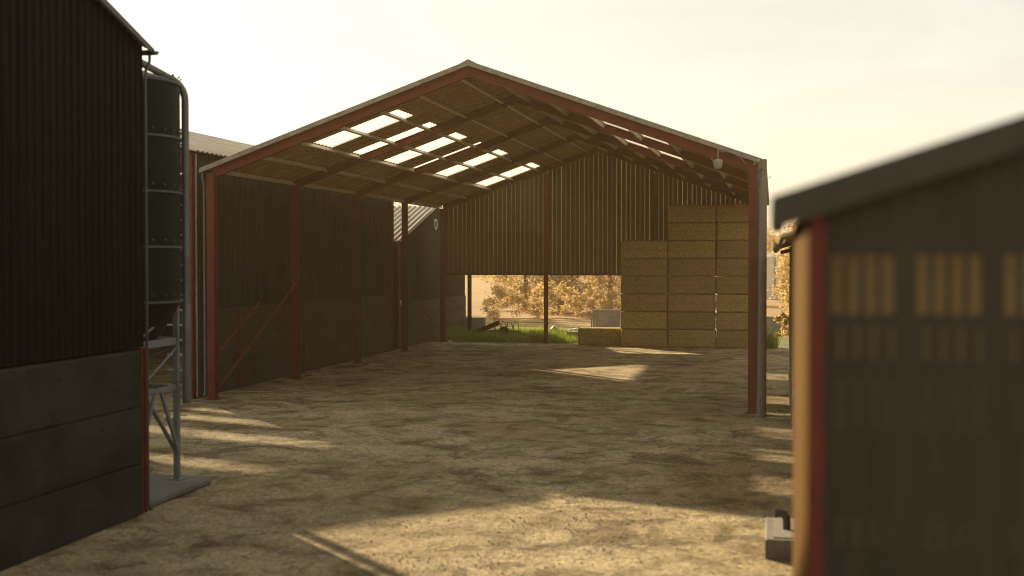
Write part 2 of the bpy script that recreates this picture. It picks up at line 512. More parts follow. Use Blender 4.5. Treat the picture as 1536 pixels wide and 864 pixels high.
# boarded back gable with glowing joints
boards, strips = MB(), MB()
x = -17.32; rb = random.Random(3)
BZB = 3.67
while x < -.66:
    w = .228 + rb.uniform(-.003, .003); gp = .0165 + rb.uniform(-.002, .002)
    x1 = min(x + w, -.66)
    dy = rb.uniform(0, .006)
    boards.extrude([(x, 64.61 + dy, BZB), (x1, 64.61 + dy, BZB), (x1, 64.61 + dy, broof(x1) + .03), (x, 64.61 + dy, broof(x) + .03)], (0, .03, 0))
    strips.add([(x1, 64.632, BZB), (x1 + gp, 64.632, BZB), (x1 + gp, 64.632, broof(x1 + gp) + .03), (x1, 64.632, broof(x1) + .03)], [(0, 1, 2, 3)])
    x = x1 + gp
bc = part(boards, 'board_cladding', M['boards'], barn)
part(strips, 'translucent_joint', M['strip'], bc)
part(MB().box(-17.3, -.66, 64.655, 64.72, 3.60, 3.72), 'sill_rail', M['red'], barn)
# bracing rods
for a, b in (((-17.28, 36.62, .35), (-17.28, 43.36, 3.62)), ((-17.30, 36.62, 1.45), (-17.30, 39.9, 2.95)), ((-17.28, 50.62, 2.3), (-17.28, 53.6, .95)), ((-17.28, 57.62, 3.25), (-17.28, 61.9, 1.2))):
    part(MB().tube([a, b], .036, 8), 'brace_rod', M['red'], barn)

# lamp under the right verge
lamp = thing('dome_lamp', (-1.57, 36.22, 7.05), 'small white domed lamp hanging under the right roof edge of the open barn', 'lamp')
part(MB().lathe((-1.57, 36.15, 7.05), [(.03, 0), (.085, .015), (.115, .07), (.128, .16), (.128, .2), (.14, .205), (.14, .235), (.11, .27), (.04, .30)], 20), 'lamp_dome', M['lampgrey'], lamp, True)
part(MB().tube([(-1.57, 36.15, 7.34), (-1.57, 36.15, 7.52), (-1.57, 36.22, 7.60), (-1.57, 36.28, 7.62)], .022, 8), 'bracket', M['pole'], lamp, True)
part(MB().tube([(-1.55, 36.2, 7.55), (-1.35, 36.2, 7.56), (-1.1, 36.2, 7.48), (-.9, 36.22, 7.34), (-.78, 36.3, 7.2)], .016, 6), 'conduit', M['pole'], lamp, True)

# utility pole at the right front corner
pole = thing('utility_pole', (-.31, 35.63, 0), 'grey weathered wooden pole standing beside the right front barn column', 'pole')
part(MB().tube([(-.31, 35.63, 0), (-.31, 35.63, 2.5), (-.31, 35.63, 5), (-.31, 35.63, 7.27)], [.135, .13, .125, .12], 16), 'shaft', M['pole'], pole, True)
part(MB().tube([(-.2, 35.63, 6.75), (-.09, 35.63, 6.75), (-.085, 35.63, 6.80)], .012, 6), 'step_peg', M['galv'], pole)
part(MB().tube([(-.31, 35.49, 7.0), (-.44, 35.5, 6.95), (-.46, 35.52, 6.7), (-.42, 35.52, 6.55), (-.455, 35.55, 6.3), (-.43, 35.58, 3), (-.43, 35.58, .5)], .018, 6), 'cable', M['black_pl'], pole, True)

# ------------------------------------------------------------------ straw bales
def bale_mesh(seed):
    rn = random.Random(seed)
    bm = bmesh.new()
    bmesh.ops.create_cube(bm, size=1)
    for v in bm.verts:
        v.co = V((v.co.x * 2.345, v.co.y * 1.18, v.co.z * .878 + .439))
    bmesh.ops.bevel(bm, geom=bm.edges[:], offset=.095, segments=5, affect='EDGES', profile=.6)
    bmesh.ops.subdivide_edges(bm, edges=[e for e in bm.edges if e.calc_length() > .5], cuts=9, use_grid_fill=True)
    for v in bm.verts:
        p = v.co * 3 + V((seed * 7.3, 0, 0))
        n = noise.noise(p) * .022 + noise.noise(p * 3.1) * .010
        d = (v.co - V((0, 0, .44))); d = V((d.x / 1.2, d.y / .6, d.z / .45)).normalized()
        bul = .04 * math.cos(v.co.x / 1.2 * 1.5)
        if v.co.z > .02:
            v.co += d * n + V((0, math.copysign(bul, v.co.y), 0))
    for f in bm.faces: f.smooth = True
    # loose straws standing off the faces and the upper edge
    for k in range(620):
        t = rn.random()
        if t < .38:
            p = V((rn.uniform(-1.17, 1.17), rn.choice((-.57, -.58, .57)) , .885 - rn.uniform(0, .05))); o = V((rn.uniform(-.4, .4), -.3 if p.y < 0 else .3, 1))
        elif t < .8:
            p = V((rn.uniform(-1.17, 1.17), -.595, rn.uniform(.05, .85))); o = V((rn.uniform(-1, 1), -.55, rn.uniform(-1, .6)))
        elif t < .9:
            p = V((rn.uniform(-1.1, 1.1), rn.uniform(-.55, .55), .88)); o = V((rn.uniform(-.6, .6), rn.uniform(-.6, .6), .9))
        else:
            sx = rn.choice((-1, 1)); p = V((sx * 1.185, rn.uniform(-.55, .55), rn.uniform(.05, .86))); o = V((sx * .5, rn.uniform(-1, 1), rn.uniform(-.6, .6)))
        o = o.normalized() * rn.uniform(.03, .085)
        w = o.cross(V((rn.uniform(-1, 1), rn.uniform(-1, 1), rn.uniform(-1, 1)))).normalized() * rn.uniform(.005, .010)
        q = [bm.verts.new(p - w), bm.verts.new(p + w), bm.verts.new(p + o)]
        bm.faces.new(q)
    me = bpy.data.meshes.new('straw_bale')
    bm.to_mesh(me); bm.free()
    me.materials.append(M['straw'])
    return me
BALES = [bale_mesh(s) for s in range(5)]
ORD = ['bottom', 'second', 'third', 'fourth', 'fifth', 'sixth', 'seventh', 'top']
def put_bale(i, x, y, z, label, rz):
    o = bpy.data.objects.new('straw_bale', BALES[i % 5])
    o.location = (x, y, z); o.rotation_euler = (0, 0, rz)
    COL.objects.link(o)
    tag(o, label, 'straw bale', 'big straw bales at the back of the barn')
k = 0
for c, (cx, n, nm) in enumerate(((-6.41, 6, 'shortest, left-hand tall stack'), (-4.02, 8, 'middle stack of eight'), (-1.63, 8, 'right-hand stack beside the red column'))):
    for r in range(n):
        if r == 0: w = 'bottom straw bale, on the ground, of the ' + nm
        elif r == n - 1: w = 'topmost straw bale with a fuzzy upper edge, of the ' + nm
        else: w = ORD[r] + ' straw bale from the ground in the ' + nm
        k += 1
        put_bale(k, cx + random.uniform(-.02, .02), 63.47 + random.uniform(-.025, .025) + .05 * c * 0, r * .898 + .006, w, (math.pi if k % 2 else 0) + random.uniform(-.006, .006))
put_bale(2, -8.72, 64.1, .006, 'single low straw bale with a sunlit top, left of the stacks', 0.0)

# ------------------------------------------------------------------ wall helpers for the sheds
def panel_rows(parent, axis, const, sign, u0, u1, rows, th=.12, z0=.0, mat='panel'):
    """precast wall panels, chamfered along their long edges"""
    z = z0
    for h in rows:
        c = .03
        pr = [(0, z), (th - c, z), (th, z + c), (th, z + h - c), (th - c, z + h), (0, z + h)]
        pts = [((u0, const + sign * (a - th), b) if axis == 'x' else (const + sign * (a - th), u0, b)) for a, b in pr]
        part(MB().extrude(pts, (u1 - u0, 0, 0) if axis == 'x' else (0, u1 - u0, 0)), 'concrete_panel', M[mat], parent)
        z += h + .004

# --- near left shed: gable turned to the yard
L1X, L1Y0, L1Y1 = -10.8, 1.0, 19.95
L1E, L1S = 8.2, .335
L1R = (L1Y0 + L1Y1) / 2
def l1top(y):
    return L1E + L1S * ((L1Y1 - L1R) - abs(y - L1R))
s1 = thing('black_shed', (-18, L1R, 0), 'tall black clad shed over dark concrete panels at the left', 'shed')
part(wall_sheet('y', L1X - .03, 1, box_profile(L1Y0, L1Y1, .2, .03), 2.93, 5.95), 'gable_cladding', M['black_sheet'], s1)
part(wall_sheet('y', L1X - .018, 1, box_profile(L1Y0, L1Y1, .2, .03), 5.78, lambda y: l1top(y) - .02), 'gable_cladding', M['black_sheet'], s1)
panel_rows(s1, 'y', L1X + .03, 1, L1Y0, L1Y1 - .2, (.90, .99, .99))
for yy in (5.8, 10.5, 15.2):
    pass
part(MB().ibeam((L1X - .04, L1Y1 - .09, 0.02), (L1X - .04, L1Y1 - .09, 2.92), .17, .17, up=(0, 1, 0)), 'corner_column', M['red'], s1)
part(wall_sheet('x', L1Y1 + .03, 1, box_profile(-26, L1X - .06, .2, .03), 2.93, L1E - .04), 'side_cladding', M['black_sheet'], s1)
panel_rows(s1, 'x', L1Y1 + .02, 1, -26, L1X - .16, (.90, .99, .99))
part(wall_sheet('y', -26, -1, box_profile(L1Y0, L1Y1, .2, .03), .0, lambda y: l1top(y) - .02), 'rear_cladding', M['black_sheet'], s1)
part(wall_sheet('x', L1Y0, -1, box_profile(-26, L1X - .06, .2, .03), .0, L1E - .04), 'side_cladding', M['black_sheet'], s1)
pr = sine_profile(-26.2, L1X + .12, .146, .045)
for ye, yr in ((L1Y1 + .16, L1R + .005), (L1Y0 - .16, L1R - .005)):
    mn, _ = roof_sheet('x', pr, (ye, l1top(L1Y1) - .16 * L1S + .03), (yr, l1top(L1R) + .03))
    part(mn, 'roof_sheet', M['roof'], s1, True)
mb = MB()
a = V((L1X + .10, L1Y1 + .17, L1E - .03)); b = V((L1X + .10, L1R, l1top(L1R) + .09))
mb.extrude([a, b, b - V((0, 0, .16)), a - V((0, 0, .10))], (.03, 0, 0))
part(mb, 'verge_board', M['gutter'], s1)
part(gutter(L1Y1 + .21, -26, L1X + .16, L1E - .055, .085, 'x'), 'gutter', M['gutter'], s1, True)
part(MB().tube([(L1X + .02, L1Y1 + .21, L1E - .13), (L1X + .02, L1Y1 + .21, L1E - .25), (L1X + .005, L1Y1 + .1, L1E - .42), (L1X + .005, L1Y1 + .075, L1E - .6), (L1X + .005, L1Y1 + .075, .12), (L1X + .02, L1Y1 + .16, .03)], .028, 10), 'downpipe', M['gutter'], s1, True)

# --- long shed along the barn's left side (open front, skylights in its far slope)
L2X, L2W, L2Y0, L2Y1, L2E, L2S = -18.1, -32.1, 36.36, 57.6, 7.92, .2875
L2R = (L2X + L2W) / 2
def l2top(x):
    return L2E + L2S * (7.0 - abs(x - L2R))
s2 = thing('long_shed', (L2R, 47, 0), 'long dark clad shed with pale corrugated roof along the left side of the open barn', 'shed')
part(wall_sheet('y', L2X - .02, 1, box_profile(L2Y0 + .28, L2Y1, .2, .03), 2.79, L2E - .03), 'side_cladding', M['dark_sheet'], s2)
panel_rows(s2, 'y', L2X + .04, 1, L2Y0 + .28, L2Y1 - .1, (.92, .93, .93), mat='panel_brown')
for y in (L2Y0 + .10, L2Y1 - .02):
    part(MB().ibeam((L2X - .02, y, .02), (L2X - .02, y, L2E - .12), .22, .2, up=(0, 1, 0)), 'column', M['red'], s2)
    part(MB().ibeam((L2W + .1, y, .02), (L2W + .1, y, L2E - .12), .22, .2, up=(0, 1, 0)), 'column', M['red'], s2)
    for sgn in (-1, 1):
        xe = L2R + sgn * 6.9
        part(MB().ibeam((xe, y, l2top(xe) - .3), (L2R, y, l2top(L2R) - .3), .2, .34), 'rafter', M['red'], s2)
for y in (39.9, 45.9, 52.0):
    part(MB().beam((L2X + .07, y, .02), (L2X + .07, y, 2.75), .12, .06, up=(0, 1, 0)), 'panel_post', M['red'], s2)
part(wall_sheet('y', L2W, -1, box_profile(L2Y0 + .3, L2Y1, .2, .03), 0, L2E - .03), 'side_cladding', M['dark_sheet'], s2)
part(wall_sheet('x', L2Y1, 1, box_profile(L2W, L2X - .1, .2, .03), 0, lambda x: l2top(x) - .05), 'rear_cladding', M['dark_sheet'], s2)
pr = box_profile(L2Y0 - .15, L2Y1 + .15, .333, .05)
SK2 = [(40.6, 41.5), (44.0, 45.0), (46.6, 47.3), (48.2, 48.8), (50.6, 51.3)]
mn, lg = roof_sheet('y', pr, (L2W - .25, L2E - .05), (L2R - .005, L2E + 7 * L2S + .02), SK2, (.15, .75))
part(mn, 'roof_sheet', M['roof_pale'], s2, True)
for L in lg: part(L, 'skylight', M['skylight'], s2, True)
mn, lg = roof_sheet('y', pr, (L2X + .25, L2E - .05), (L2R + .005, L2E + 7 * L2S + .02), [(36.75, 37.9)], (.18, .5))
part(mn, 'roof_sheet', M['roof_pale'], s2, True)
for L in lg: part(L, 'skylight', M['skylight'], s2, True)
mb = MB()
mb.extrude([(L2R - .3, L2Y0 - .2, l2top(L2R) - .02), (L2R, L2Y0 - .2, l2top(L2R) + .085), (L2R + .3, L2Y0 - .2, l2top(L2R) - .02), (L2R, L2Y0 - .2, l2top(L2R) + .14)], (0, 21.6, 0))
part(mb, 'ridge_cap', M['roof_pale'], s2)
part(MB().tube([(L2X + .06, L2Y0 + .33, L2E - .1), (L2X + .06, L2Y0 + .33, .05)], .035, 8), 'downpipe', M['roof_pale'], s2, True)

# --- low gabled shed beyond it
L3X, L3Y0, L3Y1, L3E, L3R, L3Z = -18.1, 58.8, 72.3, 5.36, 65.6, 7.31
def l3top(y):
    return L3Z - (L3Z - L3E) / (L3R - L3Y0) * abs(y - L3R)
s3 = thing('gabled_shed', (-25, L3R, 0), 'low dark gabled shed with sunlit corrugated roof behind the far left barn columns', 'shed')
part(wall_sheet('y', L3X - .02, 1, box_profile(L3Y0, L3Y1, .2, .03), 2.3, lambda y: l3top(y) - .03), 'gable_cladding', M['dark_sheet'], s3)
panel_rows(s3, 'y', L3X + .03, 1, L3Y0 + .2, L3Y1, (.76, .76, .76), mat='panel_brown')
part(MB().ibeam((L3X - .03, L3Y0 + .08, .02), (L3X - .03, L3Y0 + .08, L3E - .1), .2, .2, up=(0, 1, 0)), 'corner_column', M['red'], s3)
part(wall_sheet('x', L3Y0, -1, box_profile(-32, L3X - .15, .2, .03), 0, L3E - .04), 'side_cladding', M['dark_sheet'], s3)
part(wall_sheet('x', L3Y1, 1, box_profile(-32, L3X - .05, .2, .03), 0, L3E - .04), 'side_cladding', M['dark_sheet'], s3)
pr = sine_profile(-32.2, L3X + .16, .30, .075)
for ye, yr in ((L3Y0 - .2, L3R - .004), (L3Y1 + .2, L3R + .004)):
    mn, _ = roof_sheet('x', pr, (ye, l3top(L3Y0) - .05), (yr, L3Z + .02))
    part(mn, 'roof_sheet', M['roof_pale'], s3, True)
vent = MB()
n = 20
for i in range(n):
    t0, t1 = 2 * math.pi * i / n, 2 * math.pi * (i + 1) / n
    q = []
    for rr, xx in ((.30, 0), (.30, .07), (.21, .07), (.21, 0)):
        for t in (t0, t1):
            q.append((L3X + .015 + xx, 65.4 + rr * math.cos(t), 6.35 + rr * math.sin(t)))
    vent.add(q, [(0, 1, 3, 2), (2, 3, 5, 4), (4, 5, 7, 6)])
part(vent, 'round_vent', M['white'], s3, True)
part(MB().tube([(L3X + .06, L3Y0 - .12, L3E - .15), (L3X + .06, L3Y0 - .12, .05)], .045, 8), 'downpipe', M['grey_pipe'], s3, True)
part(MB().box(L3X + .0, L3X + .10, L3Y0 - .05, L3Y0 + .06, 2.2, 2.42, .01), 'bulkhead_light', M['white'], s3)

# ------------------------------------------------------------------ feed silo
SX, SY, SR = -12.3, 21.45, 1.29
slab = MB().box(-13.75, -10.87, 20.12, 22.75, 0, .17, .05)
tag(link_mesh(slab, 'concrete_slab', M['slab']), 'raised grey concrete slab under the feed silo', 'slab')
silo = thing('feed_silo', (SX, SY, .17), 'dark green round feed silo on steel legs beside the black shed', 'silo')
zb, zt = 3.67, 7.78
prof = [(.16, 1.75), (.18, 1.9), (SR - .02, zb - .05), (SR, zb)]
body = MB()
rng = [zb + (zt - zb) * i / 4 for i in range(5)]
pp = list(prof)
for i in range(4):
    pp += [(SR, rng[i] + .04), (SR, rng[i + 1] - .04)]
pp += [(SR, zt)]
part(body.lathe((SX, SY, 0), pp, 56), 'barrel', M['silo'], silo, True)
for z in rng:
    part(MB().lathe((SX, SY, z - .02), [(SR - .01, 0), (SR + .035, .002), (SR + .035, .04), (SR - .01, .042)], 56), 'seam_ring', M['silo_rim'], silo, True)
    bolts = MB()
    for i in range(28):
        t = 2 * math.pi * i / 28
        c = V((SX + (SR + .002) * math.cos(t), SY + (SR + .002) * math.sin(t), z + .13))
        bolts.tube([c, c + V((math.cos(t), math.sin(t), 0)) * .03], .022, 6)
    part(bolts, 'bolt_row', M['silo_rim'], silo)
part(MB().lathe((SX, SY, zt + .03), [(SR + .02, 0), (SR * .55, .2), (.32, .30), (.32, .38), (.36, .39), (.36, .44), (.05, .48)], 56), 'lid', M['silo'], silo, True)
lx = [(SX + a, SY + b) for a in (-.92, .92) for b in (-.82, .82)]
for x, y in lx:
    mb = MB(); mb.beam((x, y, .17), (x, y, 3.75), .10, .10, up=(0, 1, 0)); mb.box(x - .13, x + .13, y - .13, y + .13, .172, .19)
    part(mb, 'leg', M['leg'], silo)
def ringbeam(z, w, h):
    mb = MB()
    mb.beam((SX - .92, SY - .82, z), (SX + .92, SY - .82, z), w, h); mb.beam((SX - .92, SY + .82, z), (SX + .92, SY + .82, z), w, h)
    mb.beam((SX - .92, SY - .76, z), (SX - .92, SY + .76, z), w, h); mb.beam((SX + .92, SY - .76, z), (SX + .92, SY + .76, z), w, h)
    return mb
part(ringbeam(2.88, .06, .14), 'ring_beam', M['leg'], silo)
part(ringbeam(1.98, .05, .09), 'ring_beam', M['leg'], silo)
for (x0, y0, x1, y1) in ((.92, -.82, .92, .82), (-.92, .86, .92, .86), (-.92, -.86, .92, -.86)):
    for za, zc in ((2.05, 2.8), (2.95, 3.6)):
        o = .05 if za < zc else .09
        nx = o if abs(x0 - x1) < .1 else 0; ny = (o if y0 > 0 else -o) if abs(y0 - y1) < .1 else 0
        part(MB().tube([(SX + x0 + nx, SY + y0 + ny, za), (SX + x1 + nx, SY + y1 + ny, zc)], .022, 6), 'brace', M['leg'], silo)
for sgn in (-1, 1):
    part(MB().beam((SX + .96, SY + sgn * .12, 1.95), (SX + .96, SY + sgn * .78, .75), .05, .07), 'knee_brace', M['leg'], silo)
    part(MB().beam((SX + sgn * .12, SY - .86, 1.95), (SX + sgn * .86, SY - .86, .75), .05, .07), 'knee_brace', M['leg'], silo)
    part(MB().beam((SX + sgn * .12, SY + .86, 1.95), (SX + sgn * .86, SY + .86, .75), .05, .07), 'knee_brace', M['leg'], silo)
part(MB().tube([(SX, SY, 1.8), (SX + .25, SY - .1, 1.45), (SX + .62, SY - .25, 1.1)], [.17, .15, .13], 14), 'outlet_chute', M['silo'], silo, True)
lm = MB()
for dx in (0, .42):
    lm.beam((SX + .42 + dx, SY + 1.42, 1.2), (SX + .42 + dx, SY + 1.42, 8.1), .05, .03)
for i in range(20):
    lm.tube([(SX + .42, SY + 1.42, 1.35 + i * .3), (SX + .84, SY + 1.42, 1.35 + i * .3)], .018, 6)
part(lm, 'ladder', M['galv'], silo)
pipe = [(-11.18, 22.3, 1.7), (-11.18, 22.3, 3.0), (-11.18, 22.3, 7.55)]
for i in range(1, 7):
    t = i / 6 * R_(72)
    pipe.append((-11.18 - (.45 - .45 * math.cos(t)) * .9, 22.3 - (.45 - .45 * math.cos(t)) * .45, 7.55 + .45 * math.sin(t)))
pipe += [(-12.0, 21.65, 8.33), (SX, SY, 8.36), (SX - .05, SY - .02, 8.15)]
part(MB().tube(pipe, .072, 14), 'fill_pipe', M['grey_pipe'], silo, True)
part(MB().lathe((-11.18, 22.3, 1.66), [(.08, 0), (.085, .02), (.085, 1.9), (.066, 1.95)], 16), 'pipe_sleeve', M['grey_pipe'], silo, True)

# unseen cylinder and pole added behind the black shed to cast the foreground shadow
blocker = thing('shadow_cylinder', (-15.35, 25.15, 0), 'unseen tall grey cylinder added behind the black shed for its shadow', 'tank')
part(MB().lathe((-15.35, 25.15, 0), [(.76, 0), (.76, 6.6), (.8, 6.62), (.8, 6.7), (.2, 6.9)], 40), 'shell', M['grey_pipe'], blocker, True)
part(MB().tube([(-14.62, 26.15, 0), (-14.62, 26.15, 7.4)], .13, 10), 'shadow_pole', M['grey_pipe'], blocker, True)

# ------------------------------------------------------------------ right: slatted shed close by, long low shed behind it
NX0, NX1, NY0, NY1 = .152, 7.2, 5.65, 9.3
NE, NS = 4.73, .32
def ntop(x):
    return NE + NS * (x - NX0) if x < 3.7 else NE + NS * (3.7 - NX0) - NS * (x - 3.7)
sn = thing('slatted_shed', (3.7, 7.5, 0), 'blurred brown slatted shed with grey roof edge close by at the right', 'shed')
# slatted gable: thin boards, with open joints inside the vent panels
rows = [(3.20, 3.34), (3.72, 3.95), (4.03, 4.185), (4.235, 4.495)]
gb = MB(); js = MB(); x = .225
PW = .0725
def solid(a, b, z0, z1):
    if b - a > 1e-4:
        gb.box(a, b, NY0, NY0 + .018, z0, z1)
start = .225; cells = []
while x < NX1 - .1:
    k = (x - .225) % .358
    invent = k < .285
    x1 = min(x + PW, NX1)
    gp = .046 if invent else 0
    cells.append((x, x1, gp)); x = x1
for (a, b, gp) in cells:
    if not gp:
        gb.extrude([(a, NY0 + .004, 0), (b, NY0 + .004, 0), (b, NY0 + .004, ntop(b) - .02), (a, NY0 + .004, ntop(a) - .02)], (0, .018, 0)); continue
    z = 0.0
    gb.extrude([(a, NY0, 0), (b - gp, NY0, 0), (b - gp, NY0, ntop(b - gp) - .02), (a, NY0, ntop(a) - .02)], (0, .018, 0))
    for i, (r0, r1) in enumerate(rows):
        if i < 3:
            gb.extrude([(b - gp, NY0 + .004, r0 - .002), (b - gp * (.24 if i == 2 else .10), NY0 + .004, r0 - .002), (b - gp * (.24 if i == 2 else .10), NY0 + .004, r1 + .002), (b - gp, NY0 + .004, r1 + .002)], (0, .012, 0))
        gb.extrude([(b - gp, NY0 + .008, z), (b, NY0 + .008, z), (b, NY0 + .008, r0), (b - gp, NY0 + .008, r0)], (0, .01, 0)); z = r1
    gb.extrude([(b - gp, NY0 + .008, z), (b, NY0 + .008, z), (b, NY0 + .008, ntop(b) - .02), (b - gp, NY0 + .008, ntop(b - gp) - .02)], (0, .01, 0))
js.box(.23, NX1 - .2, NY0 + .024, NY0 + .027, 3.15, 4.52)
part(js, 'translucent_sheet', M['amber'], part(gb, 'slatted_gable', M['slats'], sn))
part(MB().beam((.192, NY0 - .012, 0), (.192, NY0 - .012, NE - .03), .062, .05, up=(0, 1, 0)), 'corner_post', M['red'], sn)
lin = MB()
y = NY0 + .02
while y < NY1 - .02:
    lin.box(NX0 - .004, NX0 + .014, y, min(y + .118, NY1), 0, NE - .02); y += .122
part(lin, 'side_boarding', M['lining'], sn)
part(MB().beam((.155, NY0 - .012, 0), (.155, NY0 - .012, NE - .03), .008, .05, up=(0, 1, 0)), 'corner_trim', M['lining'], sn)
for xx in (2.2, 4.6, 7.0):
    part(MB().beam((xx, NY1 - .08, 0), (xx, NY1 - .08, ntop(xx) - .05), .1, .1, up=(0, 1, 0)), 'rear_post', M['red'], sn)
pr = sine_profile(NY0 - .06, NY1 + .1, .076, .018)
for xe, s in ((NX0 - .14, 1), (NX1 + .14, -1)):
    mn, _ = roof_sheet('y', pr, (xe, NE - .14 * NS + .035), (3.7 - s * .002, ntop(3.7) + .035))
    part(mn, 'roof_sheet', M['fascia'], sn, True)
for s in (1, -1):
    xe = NX0 - .165 if s > 0 else NX1 + .165
    ze = NE - .165 * NS
    mb = MB()
    mb.extrude([(xe, NY0 - .09, ze + .075), (3.7, NY0 - .09, ntop(3.7) + .075), (3.7, NY0 - .09, ntop(3.7) - .065), (xe, NY0 - .09, ze - .075)], (0, .022, 0))
    part(mb, 'verge_board', M['fascia'], sn)
part(gutter(NX0 - .125, NY0 - .06, NY1 + .08, NE - .012, .042), 'gutter', M['fascia'], sn, True)

FX, FY0, FY1, FE = .53, 17.2, 42.0, 4.88
sf = thing('low_shed', (5, 30, 0), 'long low dark shed with open ends running back behind the slatted shed', 'shed')
part(wall_sheet('y', FX + .02, -1, box_profile(FY0, FY1, .2, .03), 1.0, FE - .02), 'side_cladding', M['boards'], sf)
panel_rows(sf, 'y', FX - .02, -1, FY0, FY1, (1.0,))
for yy in (FY0, FY1):
    part(wall_sheet('x', yy, 1 if yy > 30 else -1, box_profile(FX + .05, 10.5, .2, .03), FE - .1, lambda x: FE + .3 * (5 - abs(x - 5.5))), 'gable_cladding', M['boards'], sf)
    for xx in (FX + .2, 10.4):
        part(MB().ibeam((xx, yy, .02), (xx, yy, FE - .1), .22, .22, up=(0, 1, 0)), 'column', M['red'], sf)
part(wall_sheet('y', 10.5, 1, box_profile(FY0, FY1, .2, .03), 0, FE - .02), 'side_cladding', M['boards'], sf)
pr = sine_profile(FY0 - .1, FY1 + .2, .146, .045)
for xe, xr in ((FX - .42, 5.495), (10.9, 5.505)):
    mn, _ = roof_sheet('y', pr, (xe, FE - .11), (xr, FE + 1.52))
    part(mn, 'roof_sheet', M['roof'], sf, True)
part(gutter(FX - .45, FY0, FY1 + .22, FE - .13, .085), 'gutter', M['gutter'], sf, True)
part(MB().beam((FX - .3, FY1 - .1, FE - .2), (FX + .02, FY1 - .1, FE - .12), .1, .12), 'eave_bracket', M['red'], sf)

# drain box at its foot
db = thing('drain_box', (.22, 19.6, 0), 'low grey concrete drain box with a black bent pipe at the low shed foot', 'drain box')
part(MB().box(-.10, .46, 18.75, 20.4, 0, .30, .02), 'box_body', M['slab'], db)
mb = MB(); mb.box(.02, .44, 18.87, 20.3, .303, .318)
part(mb, 'cover_plate', M['pole'], db)
part(MB().tube([(.22, 19.45, .318), (.22, 19.45, .44), (.213, 19.45, .50), (.18, 19.45, .545), (.13, 19.45, .56), (.075, 19.45, .56)], .062, 14), 'pipe_elbow', M['black_pl'], db, True)
part(MB().tube([(.075, 19.45, .56), (.045, 19.45, .56)], .075, 14), 'pipe_collar', M['black_pl'], db, True)

# ------------------------------------------------------------------ things behind the barn
post = thing('steel_post', (-17.0, 69.3, 0), 'dark grey steel post standing in the grass at the left end of the back opening', 'post')
px, py = -17.05, 69.1
part(MB().ibeam((px, py, 0), (px, py, 5.2), .2, .2, up=(0, 1, 0)), 'shaft', M['gutter'], post)
part(MB().box(px - .15, px + .15, py - .15, py + .15, 0, .05), 'base_plate', M['gutter'], post)

def conc_wall(x0, x1, y, h, label):
    mb = MB().box(x0, x1, y, y + .25, 0, h, .02)
    tag(link_mesh(mb, 'concrete_wall', M['block']), label, 'wall', 'grey concrete walls behind the barn')
conc_wall(-20.2, -16.75, 71.7, .98, 'low grey concrete wall left of the wire fence, behind the steel post')
conc_wall(-11.1, -5.2, 77.2, 1.28, 'taller grey concrete wall rising behind the single low bale')
conc_wall(-3.2, 3.5, 75.2, 1.04, 'grey concrete wall seen between the utility pole and the low shed')

fence = thing('wire_fence', (-13.5, 73.6, 0), 'wire fence with thin grey posts across the grass behind the barn', 'fence')
fy = 73.6
for xx in (-16.6, -13.35, -10.65, -10.35):
    part(MB().tube([(xx, fy, 0), (xx, fy, .92)], .045, 8), 'fence_post', M['pole'], fence)
for z in (.86, .62, .36, .16):
    part(MB().tube([(-16.6 + i * .5, fy - .05, z + .015 * math.sin(i * 1.7)) for i in range(13)], .017, 5), 'wire', M['gutter'], fence)

def girder(p0, p1, label):
    t = MB().ibeam(p0, p1, .16, .24, tf=.03, tw=.018)
    tag(link_mesh(t, 'rusty_girder', M['rust']), label, 'girder', 'rusty steel scrap in the grass')
girder((-16.9, 68.6, .14), (-14.95, 67.6, .92), 'rusty steel girder propped at a slant in the dark grass')
girder((-13.3, 68.0, .36), (-11.0, 68.2, .36), 'rusty steel girder lying level in the grass by the centre back post')
for xx in (-12.9, -11.3):
    tag(link_mesh(MB().box(xx - .2, xx + .2, 67.9, 68.3, 0, .238, .02), 'rubble_block', M['block']),
        ('left' if xx < -12 else 'right') + '-hand rough concrete block holding up the level rusty girder', 'block')
imp = thing('tined_cultivator', (-14.6, 68.2, 0), 'small rusty cultivator with curved tines dumped in the grass', 'cultivator')
mb = MB(); mb.beam((-15.7, 68.3, .38), (-13.9, 68.3, .38), .12, .12); mb.beam((-15.6, 68.8, .34), (-14.0, 68.8, .34), .1, .1)
for xx in (-15.55, -14.9, -14.15): mb.beam((xx, 68.36, .36), (xx, 68.75, .35), .07, .07)
part(mb, 'frame', M['rust'], imp)
for i, xx in enumerate((-15.35, -15.0, -14.65, -14.3)):
    part(MB().tube([(xx, 68.25, .44), (xx + .02, 68.15, .72 + .05 * (i % 3)), (xx + .12, 68.1, .92 + .06 * (i % 2)), (xx + .27, 68.1, .90), (xx + .33, 68.1, .66), (xx + .28, 68.1, .42), (xx + .30, 68.1, .1)], .022, 6), 'tine', M['rust'], imp, True)
part(MB().tube([(-14.75, 67.8, .35), (-14.75, 67.95, .35)], .33, 20), 'wheel', M['gutter'], imp, True)
sup = MB().box(-15.6, -14.7, 67.35, 67.85, 0, .2, .03)
def rock(c, r, seed, sq=.7):
    bm = bmesh.new(); bmesh.ops.create_icosphere(bm, subdivisions=3, radius=1)
    for v in bm.verts:
        n = 1 + .35 * noise.noise(v.co * 1.4 + V((seed, 0, 0))) + .12 * noise.noise(v.co * 4 + V((seed, 0, 0)))
        v.co = V((c[0] + v.co.x * r * n, c[1] + v.co.y * r * n, max(0.0, c[2] + v.co.z * r * n * sq)))
    bm.verts.index_update()
    mb = MB().add([v.co[:] for v in bm.verts], [[v.index for v in f.verts] for f in bm.faces]); bm.free(); return mb
